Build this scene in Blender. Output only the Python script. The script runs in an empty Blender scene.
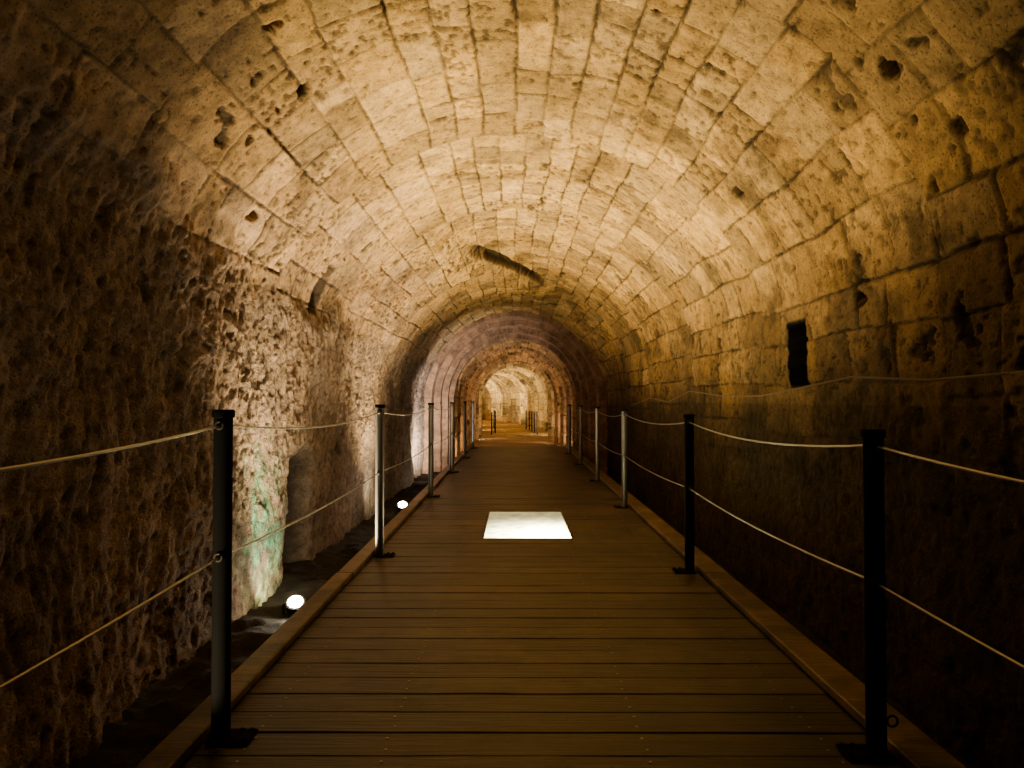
import bpy, math, random
import numpy as np
from mathutils import Vector, Matrix

random.seed(4)
RS = np.random.RandomState(7)
F = 740.0; VX, VY = 515.0, 400.0; CAMZ = 1.2
FLOOR = -0.5
scene = bpy.context.scene
COL = scene.collection

# ------------------------------------------------------------------ noise
TAB = RS.rand(8, 256, 256)
def vn(x, y, seed=0):
    t = TAB[seed % 8]
    x = x + seed * 17.31; y = y + seed * 9.77
    xi = np.floor(x).astype(int); yi = np.floor(y).astype(int)
    fx = x - xi; fy = y - yi
    fx = fx*fx*(3-2*fx); fy = fy*fy*(3-2*fy)
    a = t[xi & 255, yi & 255]; b = t[(xi+1) & 255, yi & 255]
    c = t[xi & 255, (yi+1) & 255]; d = t[(xi+1) & 255, (yi+1) & 255]
    return ((a*(1-fx)+b*fx)*(1-fy) + (c*(1-fx)+d*fx)*fy)*2-1
def fbm(x, y, o=4, seed=0, g=0.5):
    r = np.zeros(np.broadcast(x, y).shape); a = 1.0; n = 0
    for i in range(o):
        r += a*vn(x*2**i, y*2**i, seed+i); n += a; a *= g
    return r/n
def ss(a, b, x):
    t = np.clip((x-a)/(b-a), 0, 1); return t*t*(3-2*t)

# ------------------------------------------------------------------ materials
def newmat(name):
    m = bpy.data.materials.new(name); m.use_nodes = True
    nt = m.node_tree; nt.nodes.clear()
    out = nt.nodes.new('ShaderNodeOutputMaterial')
    b = nt.nodes.new('ShaderNodeBsdfPrincipled')
    nt.links.new(b.outputs[0], out.inputs[0])
    return m, nt, b
def noise_node(nt, scale, detail=5, rough=0.6, vec=None):
    n = nt.nodes.new('ShaderNodeTexNoise'); n.inputs['Scale'].default_value = scale
    n.inputs['Detail'].default_value = detail; n.inputs['Roughness'].default_value = rough
    if vec: nt.links.new(vec, n.inputs['Vector'])
    return n
def mat_attr_stone(name, bump=0.5, rough=0.9, dist=0.02):
    m, nt, b = newmat(name)
    tc = nt.nodes.new('ShaderNodeTexCoord')
    at = nt.nodes.new('ShaderNodeAttribute'); at.attribute_name = 'Col'
    n1 = noise_node(nt, 9, 10, 0.75, tc.outputs['Object'])
    n2 = noise_node(nt, 70, 4, 0.6, tc.outputs['Object'])
    rmp = nt.nodes.new('ShaderNodeMapRange')
    rmp.inputs[1].default_value = 0.3; rmp.inputs[2].default_value = 0.7
    rmp.inputs[3].default_value = 0.45; rmp.inputs[4].default_value = 1.5
    nt.links.new(n1.outputs[0], rmp.inputs[0])
    pr = nt.nodes.new('ShaderNodeMapRange')
    pr.inputs[1].default_value = 0.36; pr.inputs[2].default_value = 0.44
    pr.inputs[3].default_value = 0.4; pr.inputs[4].default_value = 1.0
    nt.links.new(n2.outputs[0], pr.inputs[0])
    pm = nt.nodes.new('ShaderNodeMath'); pm.operation = 'MULTIPLY'
    nt.links.new(rmp.outputs[0], pm.inputs[0]); nt.links.new(pr.outputs[0], pm.inputs[1])
    mul = nt.nodes.new('ShaderNodeVectorMath'); mul.operation = 'SCALE'
    nt.links.new(at.outputs['Color'], mul.inputs[0]); nt.links.new(pm.outputs[0], mul.inputs['Scale'])
    nt.links.new(mul.outputs[0], b.inputs['Base Color'])
    b.inputs['Roughness'].default_value = rough
    b.inputs['Specular IOR Level'].default_value = 0.2
    add = nt.nodes.new('ShaderNodeMath'); add.operation = 'MULTIPLY_ADD'
    add.inputs[1].default_value = 0.5
    nt.links.new(n2.outputs[0], add.inputs[0]); nt.links.new(n1.outputs[0], add.inputs[2])
    bp = nt.nodes.new('ShaderNodeBump'); bp.inputs['Strength'].default_value = bump
    bp.inputs['Distance'].default_value = dist
    nt.links.new(add.outputs[0], bp.inputs['Height']); nt.links.new(bp.outputs[0], b.inputs['Normal'])
    return m
def mat_metal(name, col, rough, metallic=0.9, spec=.5):
    m, nt, b = newmat(name)
    tc = nt.nodes.new('ShaderNodeTexCoord')
    n = noise_node(nt, 25, 5, 0.6, tc.outputs['Object'])
    r = nt.nodes.new('ShaderNodeMapRange'); r.inputs[3].default_value = rough*0.8; r.inputs[4].default_value = min(1, rough*1.3)
    nt.links.new(n.outputs[0], r.inputs[0]); nt.links.new(r.outputs[0], b.inputs['Roughness'])
    cr = nt.nodes.new('ShaderNodeMix'); cr.data_type = 'RGBA'
    cr.inputs[6].default_value = (*[c*0.75 for c in col], 1); cr.inputs[7].default_value = (*col, 1)
    nt.links.new(n.outputs[0], cr.inputs[0]); nt.links.new(cr.outputs[2], b.inputs['Base Color'])
    b.inputs['Metallic'].default_value = metallic; b.inputs['Specular IOR Level'].default_value = spec
    return m
def mat_emit(name, col, strength):
    m, nt, b = newmat(name)
    b.inputs['Base Color'].default_value = (0.8, 0.8, 0.8, 1)
    b.inputs['Emission Color'].default_value = (*col, 1)
    b.inputs['Emission Strength'].default_value = strength
    return m
def mat_wood(name):
    m, nt, b = newmat(name)
    tc = nt.nodes.new('ShaderNodeTexCoord')
    at = nt.nodes.new('ShaderNodeAttribute'); at.attribute_name = 'Col'
    mp = nt.nodes.new('ShaderNodeMapping'); mp.inputs['Scale'].default_value = (1.2, 22, 22)
    nt.links.new(tc.outputs['Object'], mp.inputs[0])
    n = noise_node(nt, 2.2, 7, 0.65, mp.outputs[0])
    n2 = noise_node(nt, 3.0, 6, 0.65, tc.outputs['Object'])
    r = nt.nodes.new('ShaderNodeMapRange'); r.inputs[1].default_value = .3; r.inputs[2].default_value = .7
    r.inputs[3].default_value = 0.35; r.inputs[4].default_value = 1.6
    nt.links.new(n.outputs[0], r.inputs[0])
    r2 = nt.nodes.new('ShaderNodeMapRange'); r2.inputs[1].default_value = .38; r2.inputs[2].default_value = .62
    r2.inputs[3].default_value = 0.25; r2.inputs[4].default_value = 1.5
    nt.links.new(n2.outputs[0], r2.inputs[0])
    mm = nt.nodes.new('ShaderNodeMath'); mm.operation = 'MULTIPLY'
    nt.links.new(r.outputs[0], mm.inputs[0]); nt.links.new(r2.outputs[0], mm.inputs[1])
    mul = nt.nodes.new('ShaderNodeVectorMath'); mul.operation = 'SCALE'
    nt.links.new(at.outputs['Color'], mul.inputs[0]); nt.links.new(mm.outputs[0], mul.inputs['Scale'])
    nt.links.new(mul.outputs[0], b.inputs['Base Color'])
    r3 = nt.nodes.new('ShaderNodeMapRange'); r3.inputs[1].default_value = .3; r3.inputs[2].default_value = .7
    r3.inputs[3].default_value = 0.28; r3.inputs[4].default_value = 0.50
    nt.links.new(n.outputs[0], r3.inputs[0]); nt.links.new(r3.outputs[0], b.inputs['Roughness'])
    b.inputs['Specular IOR Level'].default_value = 0.42
    bp = nt.nodes.new('ShaderNodeBump'); bp.inputs['Strength'].default_value = 0.7; bp.inputs['Distance'].default_value = 0.008
    nt.links.new(n.outputs[0], bp.inputs['Height']); nt.links.new(bp.outputs[0], b.inputs['Normal'])
    return m

M_STONE = mat_attr_stone('vault_limestone', 0.65, 0.9, 0.018)
M_ROCK = mat_attr_stone('hewn_bedrock', 1.0, 0.92, 0.045)
M_GROUND = mat_attr_stone('packed_earth', 0.8, 0.9, 0.04)
M_WOOD = mat_wood('weathered_deck_wood')
M_POST = mat_metal('post_steel_shaded', (0.008, 0.008, 0.009), 0.85, 0.0, .05)  # post steel toned dark, shade put into the colour
M_POST_LIT = mat_metal('post_steel_lit', (0.20, 0.20, 0.21), 0.42, .8, .5)  # same post steel, paler with lamp light put into the colour
M_CAB = mat_metal('braided_steel', (0.36, 0.35, 0.34), 0.32, 1.0)
M_FRAME = mat_metal('frame_steel', (0.35, 0.34, 0.31), 0.4, 1.0)
M_EYE = mat_metal('dark_fitting_steel', (0.06, 0.055, 0.05), 0.6, 0.5)
M_BLACK = mat_metal('black_rubber', (0.02, 0.02, 0.018), 0.7, 0.0, .2)
M_LENS = mat_emit('lamp_lens_glow', (1.0, 0.86, 0.6), 260)

# ------------------------------------------------------------------ mesh helpers
def add_obj(name, me, parent=None, mat=None):
    o = bpy.data.objects.new(name, me); COL.objects.link(o)
    if mat and me is not None: me.materials.append(mat)
    if parent: o.parent = parent
    return o
def empty(name, loc):
    e = bpy.data.objects.new(name, None); e.empty_display_size = 0.1
    e.location = loc; COL.objects.link(e); return e
def grid_obj(name, P, C, mat):
    ny, ns = P.shape[:2]
    me = bpy.data.meshes.new(name)
    idx = np.arange(ny*ns).reshape(ny, ns)
    q = np.stack([idx[:-1, :-1], idx[:-1, 1:], idx[1:, 1:], idx[1:, :-1]], -1).reshape(-1, 4)
    me.vertices.add(ny*ns); me.vertices.foreach_set('co', P.reshape(-1).astype(np.float32))
    me.loops.add(q.size); me.loops.foreach_set('vertex_index', q.reshape(-1).astype(np.int32))
    me.polygons.add(len(q)); me.polygons.foreach_set('loop_start', np.arange(0, q.size, 4, dtype=np.int32))
    me.update(calc_edges=True)
    me.polygons.foreach_set('use_smooth', np.ones(len(q), dtype=bool))
    a = me.color_attributes.new('Col', 'FLOAT_COLOR', 'POINT')
    c4 = np.ones((ny*ns, 4), dtype=np.float32); c4[:, :3] = C.reshape(-1, 3)
    a.data.foreach_set('color', c4.reshape(-1))
    me.validate()
    o = add_obj(name, me, None, mat); return o
def raw_mesh(name, V, Fc, cols=None, smooth=False):
    me = bpy.data.meshes.new(name); me.from_pydata(V, [], Fc); me.update()
    if smooth:
        for p in me.polygons: p.use_smooth = True
    if cols is not None:
        a = me.color_attributes.new('Col', 'FLOAT_COLOR', 'POINT')
        a.data.foreach_set('color', np.array([(*c, 1) for c in cols], dtype=np.float32).reshape(-1))
    return me
def lathe(name, prof, n=20, smooth=True):
    V = []; Fc = []
    for (r, z) in prof:
        for i in range(n):
            a = 2*math.pi*i/n; V.append((r*math.cos(a), r*math.sin(a), z))
    for k in range(len(prof)-1):
        for i in range(n):
            j = (i+1) % n; Fc.append((k*n+i, k*n+j, (k+1)*n+j, (k+1)*n+i))
    Fc.append(tuple(range(n))[::-1]); Fc.append(tuple((len(prof)-1)*n+i for i in range(n)))
    me = raw_mesh(name, V, Fc)
    if smooth:
        for p in me.polygons: p.use_smooth = len(p.vertices) == 4
        try: me.set_sharp_from_angle(angle=math.radians(40))
        except Exception: pass
    return me
def bevbox(V, Fc, lo, hi, c):
    b = len(V)
    x0, y0, z0 = lo; x1, y1, z1 = hi
    rings = [(z0, c), (z0+c, 0), (z1-c, 0), (z1, c)]
    for z, k in rings:
        V += [(x0+k+c, y0+k, z), (x1-k-c, y0+k, z), (x1-k, y0+k+c, z), (x1-k, y1-k-c, z),
              (x1-k-c, y1-k, z), (x0+k+c, y1-k, z), (x0+k, y1-k-c, z), (x0+k, y0+k+c, z)]
    for r in range(3):
        for i in range(8):
            j = (i+1) % 8; Fc.append((b+r*8+i, b+r*8+j, b+(r+1)*8+j, b+(r+1)*8+i))
    Fc.append(tuple(b+i for i in range(8))[::-1]); Fc.append(tuple(b+24+i for i in range(8)))
def torus(name, R, r, n=20, m=8, axis='X'):
    V = []; Fc = []
    for i in range(n):
        a = 2*math.pi*i/n
        for j in range(m):
            t = 2*math.pi*j/m
            u = (R+r*math.cos(t))*math.cos(a); v = (R+r*math.cos(t))*math.sin(a); w = r*math.sin(t)
            V.append({'X': (w, u, v), 'Y': (u, w, v), 'Z': (u, v, w)}[axis])
    for i in range(n):
        for j in range(m):
            Fc.append((i*m+j, ((i+1) % n)*m+j, ((i+1) % n)*m+(j+1) % m, i*m+(j+1) % m))
    return raw_mesh(name, V, Fc, smooth=True)
def tube(name, pts, r, m=8):
    V = []; Fc = []; n = len(pts); P = [Vector(p) for p in pts]
    for i in range(n):
        t = (P[min(i+1, n-1)]-P[max(i-1, 0)]).normalized()
        u = t.cross(Vector((0, 0, 1))).normalized(); v = u.cross(t)
        for j in range(m):
            a = 2*math.pi*j/m
            V.append(tuple(P[i]+u*(r*math.cos(a))+v*(r*math.sin(a))))
    for i in range(n-1):
        for j in range(m):
            Fc.append((i*m+j, i*m+(j+1) % m, (i+1)*m+(j+1) % m, (i+1)*m+j))
    Fc.append(tuple(range(m))); Fc.append(tuple((n-1)*m+j for j in range(m))[::-1])
    return raw_mesh(name, V, Fc, smooth=True)

# ------------------------------------------------------------------ masonry field
def masonry(S, Y, seed, scrown, base=(0.455, 0.290, 0.100), jdep=1.0, stage=(2.2, 4.2)):
    """irregular coursed ashlar; each building stage has its own slightly shifted courses"""
    rs = np.random.RandomState(seed)
    H = np.zeros(S.shape); D = np.zeros(S.shape); val = np.ones(S.shape); hue = np.zeros(S.shape); ero = np.zeros(S.shape)
    Sw = S + 0.034*fbm(S*1.1, Y*1.3, 2, seed) + 0.010*fbm(S*8, Y*8, 3, seed+1)
    Yw = Y + 0.08*fbm(S*1.5+5, Y*0.8, 2, seed+2) + 0.010*fbm(S*8, Y*8+3, 3, seed+3)
    st = [float(Y.min())-1]
    while st[-1] < Y.max()+1: st.append(st[-1]+rs.uniform(*stage))
    st = np.array(st)
    gi = np.clip(np.searchsorted(st, Yw)-1, 0, len(st)-2)
    smin, smax = float(S.min()), float(S.max())
    for g in range(len(st)-1):
        mg = gi == g
        if not mg.any(): continue
        sg = Sw[mg]; yg = Yw[mg]
        b = [smin-0.5-rs.rand()*.2]
        while b[-1] < smax+0.5:
            w = 0.34-0.12*math.exp(-((b[-1]-scrown)/1.0)**2)
            b.append(b[-1]+w*rs.uniform(.75, 1.22))
        b = np.array(b)
        ci = np.clip(np.searchsorted(b, sg)-1, 0, len(b)-2)
        ds = np.minimum(sg-b[ci], b[ci+1]-sg)
        h = np.zeros(sg.shape); D_ = np.zeros(sg.shape); v_ = np.zeros(sg.shape); hu = np.zeros(sg.shape); e_ = np.zeros(sg.shape)
        ya, yb = st[g], st[g+1]
        for c in range(len(b)-1):
            m = ci == c
            w = b[c+1]-b[c]
            n = max(1, int(round((yb-ya)/(rs.uniform(.34, .54)*(0.8+0.6*w)))))
            L = ya+(yb-ya)*(np.arange(n+1)+np.concatenate([[0], rs.uniform(-.32, .32, n-1) if n > 1 else [], [0]]))/n
            off = rs.uniform(-.011, .007, n+1); tl = rs.uniform(-.04, .04, n+1); tl2 = rs.uniform(-.03, .03, n+1)
            vv = rs.uniform(.60, 1.22, n+1); hh = rs.uniform(-1, 1, n+1); er = rs.rand(n+1)
            if not m.any(): continue
            y = yg[m]; s = sg[m]; sc = s-(b[c]+b[c+1])/2
            j = np.clip(np.searchsorted(L, y)-1, 0, n-1)
            dy = np.minimum(np.abs(y-L[j]), np.abs(L[j+1]-y))
            dd = np.minimum(ds[m], dy)
            D_[m] = dd
            h[m] = off[j]+tl[j]*sc+tl2[j]*(y-(L[j]+L[j+1])/2)
            v_[m] = vv[j]; hu[m] = hh[j]; e_[m] = er[j]
        H[mg] = h; D[mg] = D_; val[mg] = v_; hue[mg] = hu; ero[mg] = e_
    rough = fbm(S*17, Y*17, 3, seed+4)
    jw = 0.50+1.05*np.clip(fbm(S*1.6, Y*1.6, 3, seed+5)+.32, 0, 1)
    Dn = D - 0.010*(rough+.38)*jw
    jm = 1-ss(0.0, 0.011, Dn)
    H = H*jdep - jdep*jm*0.014*jw - 0.002*(1-ss(0, .03, D)) + 0.007*fbm(S*4.5, Y*4.5, 3, seed+6) + .005*rough
    er = ss(.42, .88, ero+0.45*fbm(S*.9, Y*.9, 2, seed+7))
    pf = fbm(S*24, Y*24, 3, seed+8)
    pit = ss(.10, .36, pf)*er
    pit = np.maximum(pit, .85*ss(.36, .52, pf))
    H = H - pit*.014
    hol = ss(.60, .72, vn(S*8.3, Y*7.3, seed+9)+.5*rough)*ss(.06, .45, fbm(S*.9+9, Y*.9, 2, seed+10))
    H = H - hol*.03
    base = np.array(base)
    C = base[None, None, :]*val[..., None]
    C = C*np.stack([1+.04*hue, 1+0*hue, 1-.14*hue], -1)
    st_ = fbm(S*1.3, Y*1.1, 4, seed+11)
    stain = ss(.08, .42, fbm(S*2.1, Y*1.7, 5, seed+12, .64))
    C = C*(1+.5*st_)[..., None]*(1-.50*stain)[..., None]
    C = C*(1-.80*jm*np.clip(jw, .4, 1))[..., None]*(1-.66*pit)[..., None]*(1-.8*hol)[..., None]
    return H, C

def rock(S, Y, seed, amp=1.0):
    big = fbm(S*.9, Y*.8, 3, seed)
    mid = fbm(S*2.6+0.5*big, Y*5.8, 5, seed+1, .6)
    u = S*.8+Y*.6; v = -S*.6+Y*.8
    rid = 1-np.abs(fbm(u*9.0+mid, v*17.0, 3, seed+2))*2.4
    fine = fbm(S*13, Y*28, 3, seed+3, .6)
    H = amp*(.09*big + .046*mid + .009*np.clip(rid, -1, 1) + .014*fine)
    pits = ss(.12, .42, fbm(u*15, v*20, 3, seed+4))
    H -= amp*.012*pits
    base = np.array([0.182, 0.130, 0.064])
    vv = (1+.8*fbm(S*1.5, Y*1.8, 5, seed+5, .6)+.45*fine)*(1-.5*pits)
    tint = fbm(S*1.2, Y*1.3, 2, seed+6)
    C = base[None, None, :]*np.clip(vv, .10, 2)[..., None]*np.stack([1+.06*tint, 1+0*tint, 1-.1*tint], -1)
    return H, C

# ------------------------------------------------------------------ main tunnel
R0 = 2.2; HW = CAMZ-FLOOR
STOT = HW*2+math.pi*R0
def ygrid(segs):
    out = []; y = segs[0][0]
    for (a, b, d0, k) in segs:
        y = a
        while y < b: out.append(y); y += d0+k*y
    out.append(segs[-1][1]); return np.array(out)
def section(S, Y, Rf, H, cx):
    R = Rf
    phi = np.clip((S-HW)/R0, 0, math.pi)
    zl = np.minimum(S-HW, 0); zr = np.minimum(STOT-HW-S, 0)
    nx = -np.cos(phi); nz = np.sin(phi)
    X = cx + (R-H)*nx; Z = CAMZ + (R-H)*nz + zl + zr
    return np.stack([X, Y, Z], -1)
def px2s(px, py):
    dx = px-VX; dz = VY-py; r = math.hypot(dx, dz)
    if dz > 0:
        phi = math.pi-math.atan2(dz, dx); return HW+R0*phi, F*2.22/r
    y = F*2.2/abs(dx); z = dz*y/F
    return (HW+z if dx < 0 else STOT-HW-z), y

YM = 17.02
ys = ygrid([(-1.5, 1.2, .05, 0), (1.2, YM, .010, .0015)])
sv = np.linspace(0, STOT, 860)
S, Y = np.meshgrid(sv, ys)
crown = HW+R0*math.pi/2
s_lb = 2.62; s_rb = STOT-HW+0.0
Hm, Cm = masonry(S, Y, 19, crown, jdep=.6+.4*ss(3.2, 5.0, S))
Hr, Cr = rock(S, Y, 3)
sbl = s_lb+.35*(1-ss(3.2, 6.0, Y))
wl = 1-ss(-.14, .16, S-(sbl+.25*fbm(S*2, Y*2.5, 4, 2)))
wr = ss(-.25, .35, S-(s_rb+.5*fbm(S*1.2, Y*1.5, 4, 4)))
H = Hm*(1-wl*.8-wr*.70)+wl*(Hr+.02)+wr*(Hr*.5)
C = Cm*(1-wl-wr)[..., None]+(Cm*.14+Cr*.88)*wl[..., None]+(Cr*.55+Cm*.14)*wr[..., None]  # right rock dimmed in colour as shade
low_shade = ss(STOT-HW-1.7, STOT-HW+.1, S+.4*fbm(S*1.6, Y*1.6, 4, 5))
C = C*(1-.64*low_shade)[..., None]  # shade of the lower right side painted into the stone colour
lowr = ss(STOT-HW-1.6, STOT-HW-.2, S)
H = H + lowr*(1-wr)*.024*fbm(S*9, Y*9, 4, 6)
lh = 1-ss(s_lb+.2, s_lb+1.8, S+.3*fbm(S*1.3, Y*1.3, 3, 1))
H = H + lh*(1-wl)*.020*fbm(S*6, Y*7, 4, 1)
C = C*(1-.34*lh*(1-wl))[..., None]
C[..., 0] *= 1-.03*lh; C[..., 2] *= 1+.65*lh  # pinkish light on the left haunch painted as a tint
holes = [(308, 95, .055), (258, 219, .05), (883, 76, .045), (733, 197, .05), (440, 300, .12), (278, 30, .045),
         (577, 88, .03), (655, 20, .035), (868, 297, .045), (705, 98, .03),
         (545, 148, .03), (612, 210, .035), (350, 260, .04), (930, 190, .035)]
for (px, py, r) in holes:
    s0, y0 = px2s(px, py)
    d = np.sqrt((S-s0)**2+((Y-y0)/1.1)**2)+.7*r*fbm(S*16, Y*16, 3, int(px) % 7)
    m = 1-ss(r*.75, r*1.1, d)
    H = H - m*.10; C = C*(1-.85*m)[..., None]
sn0 = HW+R0*(math.pi-math.asin(.575/2.2)); sn1 = HW+R0*(math.pi-math.asin(.115/2.2))
def boxm(g):
    return ss(-g, -g+.012, S-sn0)*ss(-g, -g+.012, sn1-S)*ss(-g, -g+.012, Y-5.35)*ss(-g, -g+.012, 5.71-Y)
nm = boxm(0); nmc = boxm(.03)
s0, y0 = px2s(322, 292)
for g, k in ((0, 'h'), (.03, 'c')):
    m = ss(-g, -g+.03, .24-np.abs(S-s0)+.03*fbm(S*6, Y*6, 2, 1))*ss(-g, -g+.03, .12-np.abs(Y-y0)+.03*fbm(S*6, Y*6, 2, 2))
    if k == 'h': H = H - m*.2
    else: C = C*(1-.8*m)[..., None]  # slot's shade painted into its colour
zz = S-HW+CAMZ
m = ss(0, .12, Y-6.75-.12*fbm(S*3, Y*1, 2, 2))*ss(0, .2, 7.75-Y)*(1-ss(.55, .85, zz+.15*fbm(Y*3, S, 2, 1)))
H = H - m*.25; C = C*(1-.85*m)[..., None]  # recess set back, its shade painted in as darker colour
m = np.exp(-((Y-6.45)/.28)**2)*(1-ss(.6, 1.0, zz)); H = H+.04*m
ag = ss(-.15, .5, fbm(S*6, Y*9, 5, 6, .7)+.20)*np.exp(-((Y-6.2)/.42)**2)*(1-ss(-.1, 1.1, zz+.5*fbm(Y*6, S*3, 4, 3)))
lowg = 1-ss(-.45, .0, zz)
gc = np.array([.10, .30, .19])[None, None, :]*(1-lowg)[..., None]+np.array([.40, .44, .22])[None, None, :]*lowg[..., None]  # algae green above; pale foot is lamp spill painted in
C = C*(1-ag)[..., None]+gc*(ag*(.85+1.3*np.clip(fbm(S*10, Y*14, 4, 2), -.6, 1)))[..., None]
# short thin diagonal break near the crown, where the tall vault drops to the lower one
sA, yA = px2s(474, 249); sB, yB = px2s(546, 283)
tt = (S-sA)/(sB-sA)
yline = yA+(yB-yA)*np.clip(tt, -.4, 1.4)+.08*fbm(S*4, Y*0, 2, 1)
t = ss(-1.2, 1.2, Y-yline-.3)
Rf = 2.27*(1-t)+2.03*t
wid = .36*(1-.35*np.clip(tt, 0, 1))
da = np.abs(Y-yline)+.04*fbm(S*7, Y*4, 4, 3)
ends = ss(-.12, .2, tt)*(1-ss(.7, 1.15, tt))
groove = (1-ss(wid*.3, wid, da))*ends
H = H-groove*.10; C = C*(1-.90*(1-ss(wid*.5, wid*1.2, da))*ends)[..., None]  # break cut in, its shadow painted into the colour
tL = ss(HW+.3, HW+1.2, S)*(1-ss(STOT-HW-1.2, STOT-HW-.2, S))
Rf = 2.12*(1-tL)+Rf*tL
H = H*(1-nm)-nm*.9; C = C*(1-.98*nmc)[..., None]  # niche sunk, its shade painted near-black
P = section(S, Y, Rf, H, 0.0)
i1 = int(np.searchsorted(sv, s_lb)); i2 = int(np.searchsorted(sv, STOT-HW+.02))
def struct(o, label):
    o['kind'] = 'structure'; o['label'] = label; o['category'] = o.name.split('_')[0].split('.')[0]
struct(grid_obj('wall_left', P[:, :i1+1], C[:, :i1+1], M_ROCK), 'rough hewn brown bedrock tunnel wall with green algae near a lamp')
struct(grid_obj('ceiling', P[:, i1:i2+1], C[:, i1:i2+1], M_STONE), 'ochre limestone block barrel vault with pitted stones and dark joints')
struct(grid_obj('wall_right', P[:, i2:], C[:, i2:], M_ROCK), 'bedrock tunnel wall with shade painted in, below weathered masonry')

# ------------------------------------------------------------------ far tunnel
YE = 66.0
ys = ygrid([(18.25, 36.0, .04, 0), (36.0, YE, .05, 0)])
sv2 = np.linspace(0, STOT, 380)
S2, Y2 = np.meshgrid(sv2, ys)
H2, C2 = masonry(S2*.62, Y2*.5, 23, crown*.62, (.48, .33, .14))
def rib(y, a, b): return ss(-.03, .03, y-a)*ss(-.03, .03, b-y)
def bend(y): return -.0068*np.clip(y-37, 0, None)**2
R2 = 1.88+0*Y2
RIBS = ((17.5, 1.1), (19.3, .22), (20.5, .22), (21.8, .22), (23.2, .25), (24.8, .25), (26.6, .3), (28.7, .3), (31.2, .35), (34.3, .8))
for a, th in RIBS:
    R2 = R2-(.38-.003*(a-18))*rib(Y2, a, a+th)
for a in (38.5, 41.0, 43.5, 46.0, 48.5, 51, 54, 57, 60):
    R2 = R2-.20*rib(Y2, a, a+.5)
R2 = R2+.08*ss(35.3, 35.6, Y2)
cx2 = bend(Y2)
red = 1-ss(26, 34, Y2)
C2[..., 1] *= 1-.16*red; C2[..., 2] *= 1-.14*red
P2 = section(S2, Y2, R2, H2*1.2, cx2)
a1 = int(np.searchsorted(sv2, HW)); a2 = int(np.searchsorted(sv2, STOT-HW))
struct(grid_obj('wall_left.001', P2[:, :a1+1], C2[:, :a1+1], M_STONE), 'narrow tunnel side wall of ribbed stone blocks')
struct(grid_obj('ceiling.001', P2[:, a1:a2+1], C2[:, a1:a2+1], M_STONE), 'low ribbed stone vault receding down the passage')
struct(grid_obj('wall_right.001', P2[:, a2:], C2[:, a2:], M_STONE), 'narrow tunnel side wall of ribbed stone blocks')
# recessed orders of the entrance arch to the narrow passage
poly = [(17.0, 2.3), (17.0, 1.92), (17.5, 1.92), (17.5, 1.76), (17.85, 1.76), (17.85, 1.62), (18.15, 1.62), (18.15, 1.50), (18.27, 1.50)]
yy_ = []; rr_ = []; ll_ = []; acc = 0
for (ya, ra), (yb, rb) in zip(poly[:-1], poly[1:]):
    d = math.hypot(yb-ya, rb-ra); n = max(3, int(d/.025))
    for i in range(n):
        t = i/n; yy_.append(ya+(yb-ya)*t); rr_.append(ra+(rb-ra)*t); ll_.append(acc+d*t)
    acc += d
yy_.append(18.27); rr_.append(1.5); ll_.append(acc)
sv3 = np.linspace(0, STOT, 520)
Sr, YY = np.meshgrid(sv3, np.array(yy_)); _, RR = np.meshgrid(sv3, np.array(rr_)); _, LL = np.meshgrid(sv3, np.array(ll_))
w_ = .31; q1 = np.abs(((Sr+.05*fbm(Sr*3, LL, 2, 1)+.1*np.round(LL*2)) % w_)-w_/2)
jn = ss(w_/2-.014, w_/2-.004, q1)
Hn = .016*fbm(Sr*5, LL*5, 3, 2)-.008*jn
Cc = np.ones(Sr.shape+(3,))*np.array([.25, .15, .095])*(1+.6*fbm(Sr*5, LL*4, 4, 5))[..., None]*(1-.35*jn)[..., None]
struct(grid_obj('wall_back', section(Sr, YY, RR, Hn, 0), Cc, M_STONE), 'stepped stone arch where the passage narrows')
ke = np.linspace(0, 1, 20); Sr, K = np.meshgrid(sv2, ke)
Pe = section(Sr, np.full(Sr.shape, YE-.05), 2.0*(1-K)+.001, Sr*0, float(cx2[-1, 0]))
Pe[..., 2] = np.maximum(Pe[..., 2], FLOOR)
He, Ce = masonry(Pe[..., 0]*1.0, Pe[..., 2]+20, 31, 99)
struct(grid_obj('wall_end', Pe, Ce, M_STONE), 'stone wall closing the far bend of the passage')

# ------------------------------------------------------------------ floor
gx = np.linspace(-2.6, 2.6, 170); gy = ygrid([(-1.5, 18, .03, .002), (18, YE, .12, 0)])
GX, GY = np.meshgrid(gx, gy)
gap = 1-ss(-1.45, -1.25, GX)
lampd = np.minimum(np.minimum(np.hypot(GX+1.74, GY-5.9), np.hypot(GX+1.53, GY-10.1)), np.minimum(np.hypot(GX+1.8, GY-1.6), np.hypot(GX+1.5, GY-15.3)))
gap = gap*ss(.15, .45, lampd)*(1-ss(16, 17, GY))
GZ = FLOOR+.02*fbm(GX*3, GY*3, 4, 1)+gap*(.05*np.abs(fbm(GX*2.2, GY*2.2, 4, 3))*2+.03*fbm(GX*9, GY*9, 3, 4))
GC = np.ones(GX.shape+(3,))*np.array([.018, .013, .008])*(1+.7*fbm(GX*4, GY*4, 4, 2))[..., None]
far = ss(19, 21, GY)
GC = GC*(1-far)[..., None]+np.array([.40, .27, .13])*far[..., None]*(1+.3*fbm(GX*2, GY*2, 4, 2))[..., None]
struct(grid_obj('floor', np.stack([GX+bend(GY), GY, GZ], -1), GC, M_GROUND), 'uneven packed earth and rock tunnel floor')

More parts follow.
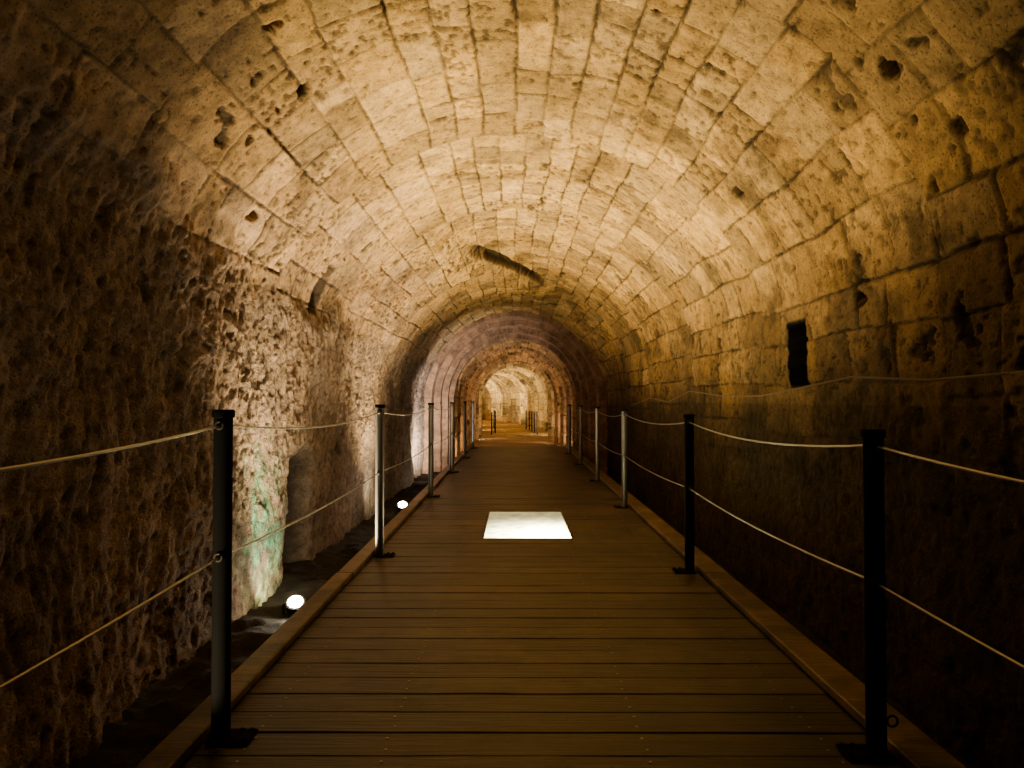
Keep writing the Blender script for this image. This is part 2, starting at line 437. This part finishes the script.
# ------------------------------------------------------------------ boardwalk
bw = empty('boardwalk', (0.12, 2, FLOOR))
bw['label'] = 'brown wooden plank walkway running down the middle of the tunnel'
bw['category'] = 'boardwalk'
OX, OY, OZ = bw.location
XL, XR = -1.20, 1.43
gl = (-.27, .49, 6.47, 7.97)
V = []; Fc = []; cols = []
def plank(xa, xb, y, w, dz, col):
    b = len(V); c = .004; t = .045
    n = 10
    tw = random.uniform(-.002, .002)
    for i in range(n+1):
        x = xa+(xb-xa)*i/n
        sag = random.uniform(-.0016, .0005); wv = random.uniform(-.0015, .0015); wv2 = random.uniform(-.0015, .0015)
        prof = [(wv, -t), (w+wv2, -t), (w+wv2, -c), (w-c+wv2, 0), (c+wv, 0), (wv, -c)]
        for (py, pz) in prof:
            V.append((x-OX, y+py-OY, pz+dz+sag+tw*(py/w-.5)-OZ)); cols.append(col)
    for i in range(n):
        for j in range(6):
            k2 = (j+1) % 6
            Fc.append((b+i*6+j, b+i*6+k2, b+(i+1)*6+k2, b+(i+1)*6+j))
    Fc.append(tuple(b+j for j in range(6))); Fc.append(tuple(b+n*6+j for j in range(6))[::-1])
y = -1.0; screws = []
while y < 19.2:
    w = .172; v = random.uniform(.55, 1.5); hue = random.uniform(-.1, .1)
    col = (.038*v, .029*v*(1-hue*.4), .0205*v*(1-hue))
    dz = random.uniform(-.004, -.0006)
    cut = y+w > gl[2]-.02 and y < gl[3]+.02
    if cut:
        plank(XL, gl[0]-.02, y, w, dz, col); plank(gl[1]+.02, XR, y, w, dz, col)
        if gl[2]-.02-y > .02: plank(gl[0]-.018, gl[1]+.018, y, gl[2]-.02-y, dz, col)
        if y+w-gl[3]-.02 > .02: plank(gl[0]-.018, gl[1]+.018, gl[3]+.02, y+w-gl[3]-.02, dz, col)
    else:
        plank(XL, XR, y, w, dz, col)
    for sx in (-.93, -.45, .45 if not cut else .72, 1.08):
        for q in (.25, .75): screws.append((sx+random.uniform(-.008, .008), y+w*q, dz))
    y += w+.0045
add_obj('deck', raw_mesh('deck', V, Fc, cols), bw, M_WOOD)
V = []; Fc = []
for (sx, sy, dz) in screws:
    if sy > 9: continue
    b = len(V)
    for (r, z) in ((.006, -.001), (.006, .0015), (.004, .002)):
        for i in range(8):
            a = math.pi*i/4; V.append((sx+r*math.cos(a)-OX, sy+r*math.sin(a)-OY, dz+z-OZ))
    for q in range(2):
        for i in range(8):
            j = (i+1) % 8; Fc.append((b+q*8+i, b+q*8+j, b+q*8+8+j, b+q*8+8+i))
    Fc.append(tuple(b+16+i for i in range(8)))
o = add_obj('screws', raw_mesh('screws', V, Fc), bw, M_FRAME); o['kind'] = 'stuff'
for (xa, xb) in ((XL, XL+.11), (XR-.155, XR)):
    V = []; Fc = []; cols = []
    y = -1.0
    while y < 19.1:
        L = min(3.0, 19.3-y); v = random.uniform(.9, 1.15)
        n0 = len(V)
        dx = random.uniform(-.004, .004)
        bevbox(V, Fc, (xa+dx-OX, y-OY, 0.001-OZ), (xb+dx-OX, y+L-.006-OY, .042-OZ), .006)
        cols += [(.12*v, .084*v, .048*v)]*(len(V)-n0)
        y += L
    kb = add_obj('kerb', raw_mesh('kerb', V, Fc, cols), bw, M_WOOD)
for x in (.08-.55, .75):
    V = []; Fc = []
    bevbox(V, Fc, (x-.04-OX, -1-OY, -.24-OZ), (x+.04-OX, 19.25-OY, -.05-OZ), .005)
    add_obj('joist', raw_mesh('joist', V, Fc, [(.1, .065, .04)]*len(V)), bw, M_WOOD)
for x in (XL+.06, XR-.08):  # boards added under the deck edges to block lamp light
    V = []; Fc = []
    bevbox(V, Fc, (x-.03-OX, -1-OY, FLOOR-.02-OZ), (x+.03-OX, 19.25-OY, -.05-OZ), .005)
    add_obj('light_block_board', raw_mesh('light_block_board', V, Fc, [(.06, .04, .025)]*len(V)), bw, M_WOOD)

# glass floor light panel
pl = empty('floor_light_panel', ((gl[0]+gl[1])/2, (gl[2]+gl[3])/2, -.04))
pl['label'] = 'glowing glass floor panel in a metal frame set into the planks'; pl['category'] = 'floor light'
hx, hy = (gl[1]-gl[0])/2, (gl[3]-gl[2])/2
V = []; Fc = []; f = .015
bevbox(V, Fc, (-hx-f, -hy-f, -.02), (hx+f, -hy, .040), .003)
bevbox(V, Fc, (-hx-f, hy, -.02), (hx+f, hy+f, .040), .003)
bevbox(V, Fc, (-hx-f, -hy, -.02), (-hx, hy, .040), .003)
bevbox(V, Fc, (hx, -hy, -.02), (hx+f, hy, .040), .003)
add_obj('frame', raw_mesh('frame', V, Fc), pl, M_FRAME)
mg, nt, b = newmat('lit_glass_panel')
tc = nt.nodes.new('ShaderNodeTexCoord')
dist = nt.nodes.new('ShaderNodeVectorMath'); dist.operation = 'DISTANCE'; dist.inputs[1].default_value = (.20, -.6, .03)
nt.links.new(tc.outputs['Object'], dist.inputs[0])
mr = nt.nodes.new('ShaderNodeMapRange'); mr.inputs[1].default_value = 0.0; mr.inputs[2].default_value = 1.3
mr.inputs[3].default_value = 1.0; mr.inputs[4].default_value = 0.0
nt.links.new(dist.outputs['Value'], mr.inputs[0])
pw = nt.nodes.new('ShaderNodeMath'); pw.operation = 'POWER'; pw.inputs[1].default_value = 4.0
nt.links.new(mr.outputs[0], pw.inputs[0])
ma = nt.nodes.new('ShaderNodeMath'); ma.operation = 'MULTIPLY_ADD'; ma.inputs[1].default_value = 90; ma.inputs[2].default_value = .5
nt.links.new(pw.outputs[0], ma.inputs[0])
nn = noise_node(nt, 9, 5, .6, tc.outputs['Object'])
mr2 = nt.nodes.new('ShaderNodeMapRange'); mr2.inputs[1].default_value = .3; mr2.inputs[2].default_value = .7
mr2.inputs[3].default_value = .4; mr2.inputs[4].default_value = 1.4
nt.links.new(nn.outputs[0], mr2.inputs[0])
mu = nt.nodes.new('ShaderNodeMath'); mu.operation = 'MULTIPLY'
nt.links.new(ma.outputs[0], mu.inputs[0]); nt.links.new(mr2.outputs[0], mu.inputs[1])
nt.links.new(mu.outputs[0], b.inputs['Emission Strength'])
b.inputs['Emission Color'].default_value = (1.0, .90, .44, 1); b.inputs['Base Color'].default_value = (.2, .22, .14, 1)
b.inputs['Roughness'].default_value = .3
V = []; Fc = []
bevbox(V, Fc, (-hx, -hy, 0), (hx, hy, .038), .002)
add_obj('glass', raw_mesh('glass', V, Fc), pl, mg)

# ------------------------------------------------------------------ railing posts
meshes = {}
def post(x, y, h, zb, label, grp, side, mp=None):
    mp = mp or M_POST
    e = empty('railing_post', (x, y, zb))
    e['label'] = label; e['category'] = 'railing post'; e['group'] = grp
    key = (h, mp.name)
    if key not in meshes:
        pm = lathe('pole', [(.033, .006), (.033, h-.028)], 24); pm.materials.append(mp)
        cm = lathe('cap', [(.034, h-.029), (.039, h-.026), (.040, h-.006), (.036, h)], 24); cm.materials.append(M_POST)
        V = []; Fc = []; bevbox(V, Fc, (-.036, -.06, 0), (.115, .06, .008), .003)
        for sx in (.062, .098):
            for sy in (-.038, .038):
                b0 = len(V)
                for z, r in ((.007, .010), (.016, .010), (.018, .007)):
                    for i in range(6):
                        a = math.pi*i/3; V.append((sx+r*math.cos(a), sy+r*math.sin(a), z))
                for q in range(2):
                    for i in range(6):
                        j = (i+1) % 6; Fc.append((b0+q*6+i, b0+q*6+j, b0+q*6+6+j, b0+q*6+6+i))
                Fc.append(tuple(b0+12+i for i in range(6)))
        bm_ = raw_mesh('base_plate', V, Fc); bm_.materials.append(M_POST)
        ey = torus('cable_eye', .013, .0045, 16, 8, 'Y'); ey.materials.append(M_EYE)
        meshes[key] = (pm, cm, bm_, ey)
    pm, cm, bm_, ey = meshes[key]
    add_obj('pole', pm, e); add_obj('cap', cm, e)
    bp = add_obj('base_plate', bm_, e)
    if side > 0: bp.rotation_euler = (0, 0, math.pi)
    for z in (h-.055, h-.52):
        for s in (-1, 1):
            o = add_obj('cable_eye', ey, e); o.location = (0, s*.036, z)
    return e
LX, RX = -1.045, 1.225
HL, HR = 1.165, 1.10
Lp = [-.4, 2.65, 5.73, 9.2, 12.3, 15.4, 18.4]
Rp = [-.3, 2.54, 5.22, 8.3, 11.0, 13.8, 16.6]
for i, y in enumerate(Lp):
    post(LX, y, HL, .0005, 'railing post in shade-toned steel with cables, bolted beside the rock wall' if i < 2 else 'steel railing post, lamp light put into its tone, on the boardwalk edge', 'boardwalk railing posts', -1, M_POST if i < 2 else M_POST_LIT)
for i, y in enumerate(Rp):
    e = post(RX, y, HR, .0005, 'steel railing post with flat cap on the boardwalk edge' if i != 1 else 'shade-toned steel railing post with a small ring near its base', 'boardwalk railing posts', 1, M_POST if i < 3 else M_POST_LIT)
    if i == 1:
        o = add_obj('shackle_ring', torus('shackle_ring', .018, .004, 18, 8, 'Y'), e, M_POST); o.location = (.055, 0, .11)
for (x, y) in ((-1.15, 36.6), (-1.0, 37.8), (-1.05, 39.2), (-1.1, 40.6), (-1.15, 42.2), (-1.25, 44), (1.1, 36.6), (1.0, 38.0), (.9, 39.6), (.8, 41.2), (.65, 43)):
    post(x, y, HR, FLOOR, 'small dark railing post in the bright far stretch', 'far railing posts', 1)

def cable(x, posts, h, sag, ystart):
    pts = []
    for a, b2 in zip(posts[:-1], posts[1:]):
        n = 14
        for i in range(n):
            t = i/n; pts.append((x, a+(b2-a)*t, h-sag*4*t*(1-t)))
    pts.append((x, posts[-1], h)); return pts
for (x, ps, hh) in ((LX, Lp, HL), (RX, Rp, HR)):
    for lvl, sg, nm_ in ((hh-.055, .055, 'upper'), (hh-.52, .03, 'lower')):
        o = add_obj('railing_cable', tube('railing_cable', cable(x, ps, lvl, sg, 0), .0045), None, M_CAB)
        o['label'] = ('slack steel top cable' if nm_ == 'upper' else 'steel lower cable')+' strung between railing posts'
        o['category'] = 'cable'; o['group'] = 'railing cables'

# electrical cable sagging along the right wall
kp = [(1024, 372), (930, 380), (850, 377), (800, 388), (760, 396), (722, 396), (690, 391), (668, 402), (650, 398), (632, 405)]
pts = []
for (px, py) in kp:
    xw = 2.02; yy = F*xw/(px-VX); pts.append((xw, yy, CAMZ+(VY-py)*yy/F))
fine = []
for i in range(len(pts)-1):
    for q in range(6):
        t = q/6; a = Vector(pts[i]); b2 = Vector(pts[i+1]); v = a.lerp(b2, t); fine.append(tuple(v))
fine.append(pts[-1])
M_WCAB = mat_metal('dull_cable_sheath', (0.16, 0.12, 0.085), 0.7, 0.0, .2)
o = add_obj('electrical_cable', tube('electrical_cable', fine, .006), None, M_WCAB)
o['label'] = 'thin electrical cable sagging along the dark stone wall'; o['category'] = 'cable'

# ------------------------------------------------------------------ flood lamps (round, finned housings)
prof = [(.035, -.06), (.055, -.055)]
for i in range(4):
    z = -.05+i*.016; prof += [(.072, z), (.072, z+.006), (.060, z+.0065), (.060, z+.0155)]
prof += [(.074, .016), (.076, .034), (.066, .036)]
HOUS = lathe('housing', prof, 28); HOUS.materials.append(M_BLACK)
pd = [(.058*math.cos(a), .034+.030*math.sin(a)) for a in [math.pi/2*i/8 for i in range(8)]]+[(.004, .064)]
LENS = lathe('lens', pd, 28); LENS.materials.append(M_LENS)
V = []; Fc = []
bevbox(V, Fc, (-.1, -.02, -.085), (.1, .02, -.079), .001)
bevbox(V, Fc, (-.1, -.02, -.082), (-.092, .02, .01), .001)
bevbox(V, Fc, (.092, -.02, -.082), (.1, .02, .01), .001)
bevbox(V, Fc, (-.094, -.006, -.006), (-.07, .006, .006), .001)
bevbox(V, Fc, (.07, -.006, -.006), (.094, .006, .006), .001)
BRK = raw_mesh('bracket', V, Fc); BRK.materials.append(M_BLACK)
def lamp(x, y, z, aim, energy, size, col, label, blend=1.0, soft=.05, spill=0):
    e = empty('floodlight', (x, y, z)); e['label'] = label; e['category'] = 'floodlight'; e['group'] = 'tunnel floodlights'
    add_obj('bracket', BRK, e)
    if z-.085 > FLOOR+.03:
        V = []; Fc = []
        bevbox(V, Fc, (-.09, -.07, FLOOR-.03-z), (.09, .07, -.084), .008)
        add_obj('stand_block', raw_mesh('stand_block', V, Fc), e, M_BLACK)
    d = Vector(aim).normalized()
    q = Vector((0, 0, 1)).rotation_difference(Vector((d.x*.3, -.7, 1)).normalized())
    for nm_, me in (('housing', HOUS), ('lens', LENS)):
        o = add_obj(nm_, me, e); o.rotation_mode = 'QUATERNION'; o.rotation_quaternion = q
    L = bpy.data.lights.new('flood_beam', 'SPOT'); L.energy = energy; L.color = col
    L.spot_size = math.radians(size); L.spot_blend = blend; L.shadow_soft_size = soft
    lo = bpy.data.objects.new('flood_beam', L); COL.objects.link(lo); lo.parent = e
    lo.location = d*.04+Vector((0, 0, .13)); lo.rotation_mode = 'QUATERNION'
    lo.rotation_quaternion = Vector((0, 0, -1)).rotation_difference(d)
    if spill:
        L = bpy.data.lights.new('lamp_spill', 'SPOT'); L.energy = spill; L.color = (1, .92, .60); L.shadow_soft_size = .04
        L.spot_size = math.radians(140); L.spot_blend = 1.0
        lo = bpy.data.objects.new('lamp_spill', L); COL.objects.link(lo); lo.parent = e
        lo.location = (-.02, .03, .13); lo.rotation_mode = 'QUATERNION'
        lo.rotation_quaternion = Vector((0, 0, -1)).rotation_difference(Vector((-.55, .75, .45)).normalized())
    return e
W = (1.0, .745, .37); ZF = FLOOR+.075
lamp(-1.80, 1.6, ZF, (.72, 1.1, .85), 230, 68, W, 'small black floodlight beside the boardwalk near the rock wall', soft=.15)
lamp(-1.74, 5.9, ZF, (.42, .18, .9), 2350, 122, (1, .76, .40), 'glowing floodlight at the foot of the algae-covered wall', soft=.22, spill=75)
lamp(-1.53, 10.1, -.25, (.32, .08, .9), 1500, 148, W, 'glowing floodlight between boardwalk and rock wall', soft=.2, spill=60)
lamp(-1.52, 15.3, ZF, (-.40, .75, .75), 1000, 120, (1, .86, .70), 'floodlight lighting the wall before the narrow arch')
for (x, y, en) in ((-1.66, 18.8, 60), (1.66, 19.8, 45), (-1.66, 21.0, 60), (1.66, 22.3, 90), (-1.66, 23.7, 60), (1.66, 25.3, 150), (-1.66, 27.2, 90), (1.66, 29.3, 260), (-1.66, 31.9, 420)):  # unseen lamps added so the rib faces catch light
    lamp(x, y, ZF, (-.3*x, .45, .8), en, 165, (1, .72, .42), 'unseen floodlight added behind a stone rib to light the narrow passage')
lamp(1.7, 35.75, ZF, (-.2, .5, .8), 1300, 165, (1, .78, .40), 'unseen floodlight added to brighten the far bend of the passage')  # this and the next lamps are unseen, added to brighten the bend
lamp(-1.95, 42, ZF, (.3, .3, .9), 1900, 165, (1, .78, .40), 'unseen floodlight added to brighten the far bend of the passage')
lamp(-2.65, 49.8, ZF, (.3, .3, .9), 2400, 165, (1, .78, .40), 'unseen floodlight added to brighten the far bend of the passage')
lamp(-4.3, 57.8, ZF, (.3, .1, .9), 2600, 165, (1, .78, .40), 'unseen floodlight added to brighten the far bend of the passage')

# ------------------------------------------------------------------ world & camera
w = bpy.data.worlds.new('World'); scene.world = w; w.use_nodes = True
w.node_tree.nodes['Background'].inputs[0].default_value = (.05, .035, .02, 1)
w.node_tree.nodes['Background'].inputs[1].default_value = .01
cd = bpy.data.cameras.new('Camera'); cam = bpy.data.objects.new('Camera', cd); COL.objects.link(cam)
cd.sensor_width = 36; cd.lens = 36*F/1024; cd.clip_start = .05; cd.clip_end = 200
cam.location = (0, 0, CAMZ)
cam.rotation_euler = (math.radians(90)+math.atan(16/F), 0, math.atan(3/F))
scene.camera = cam
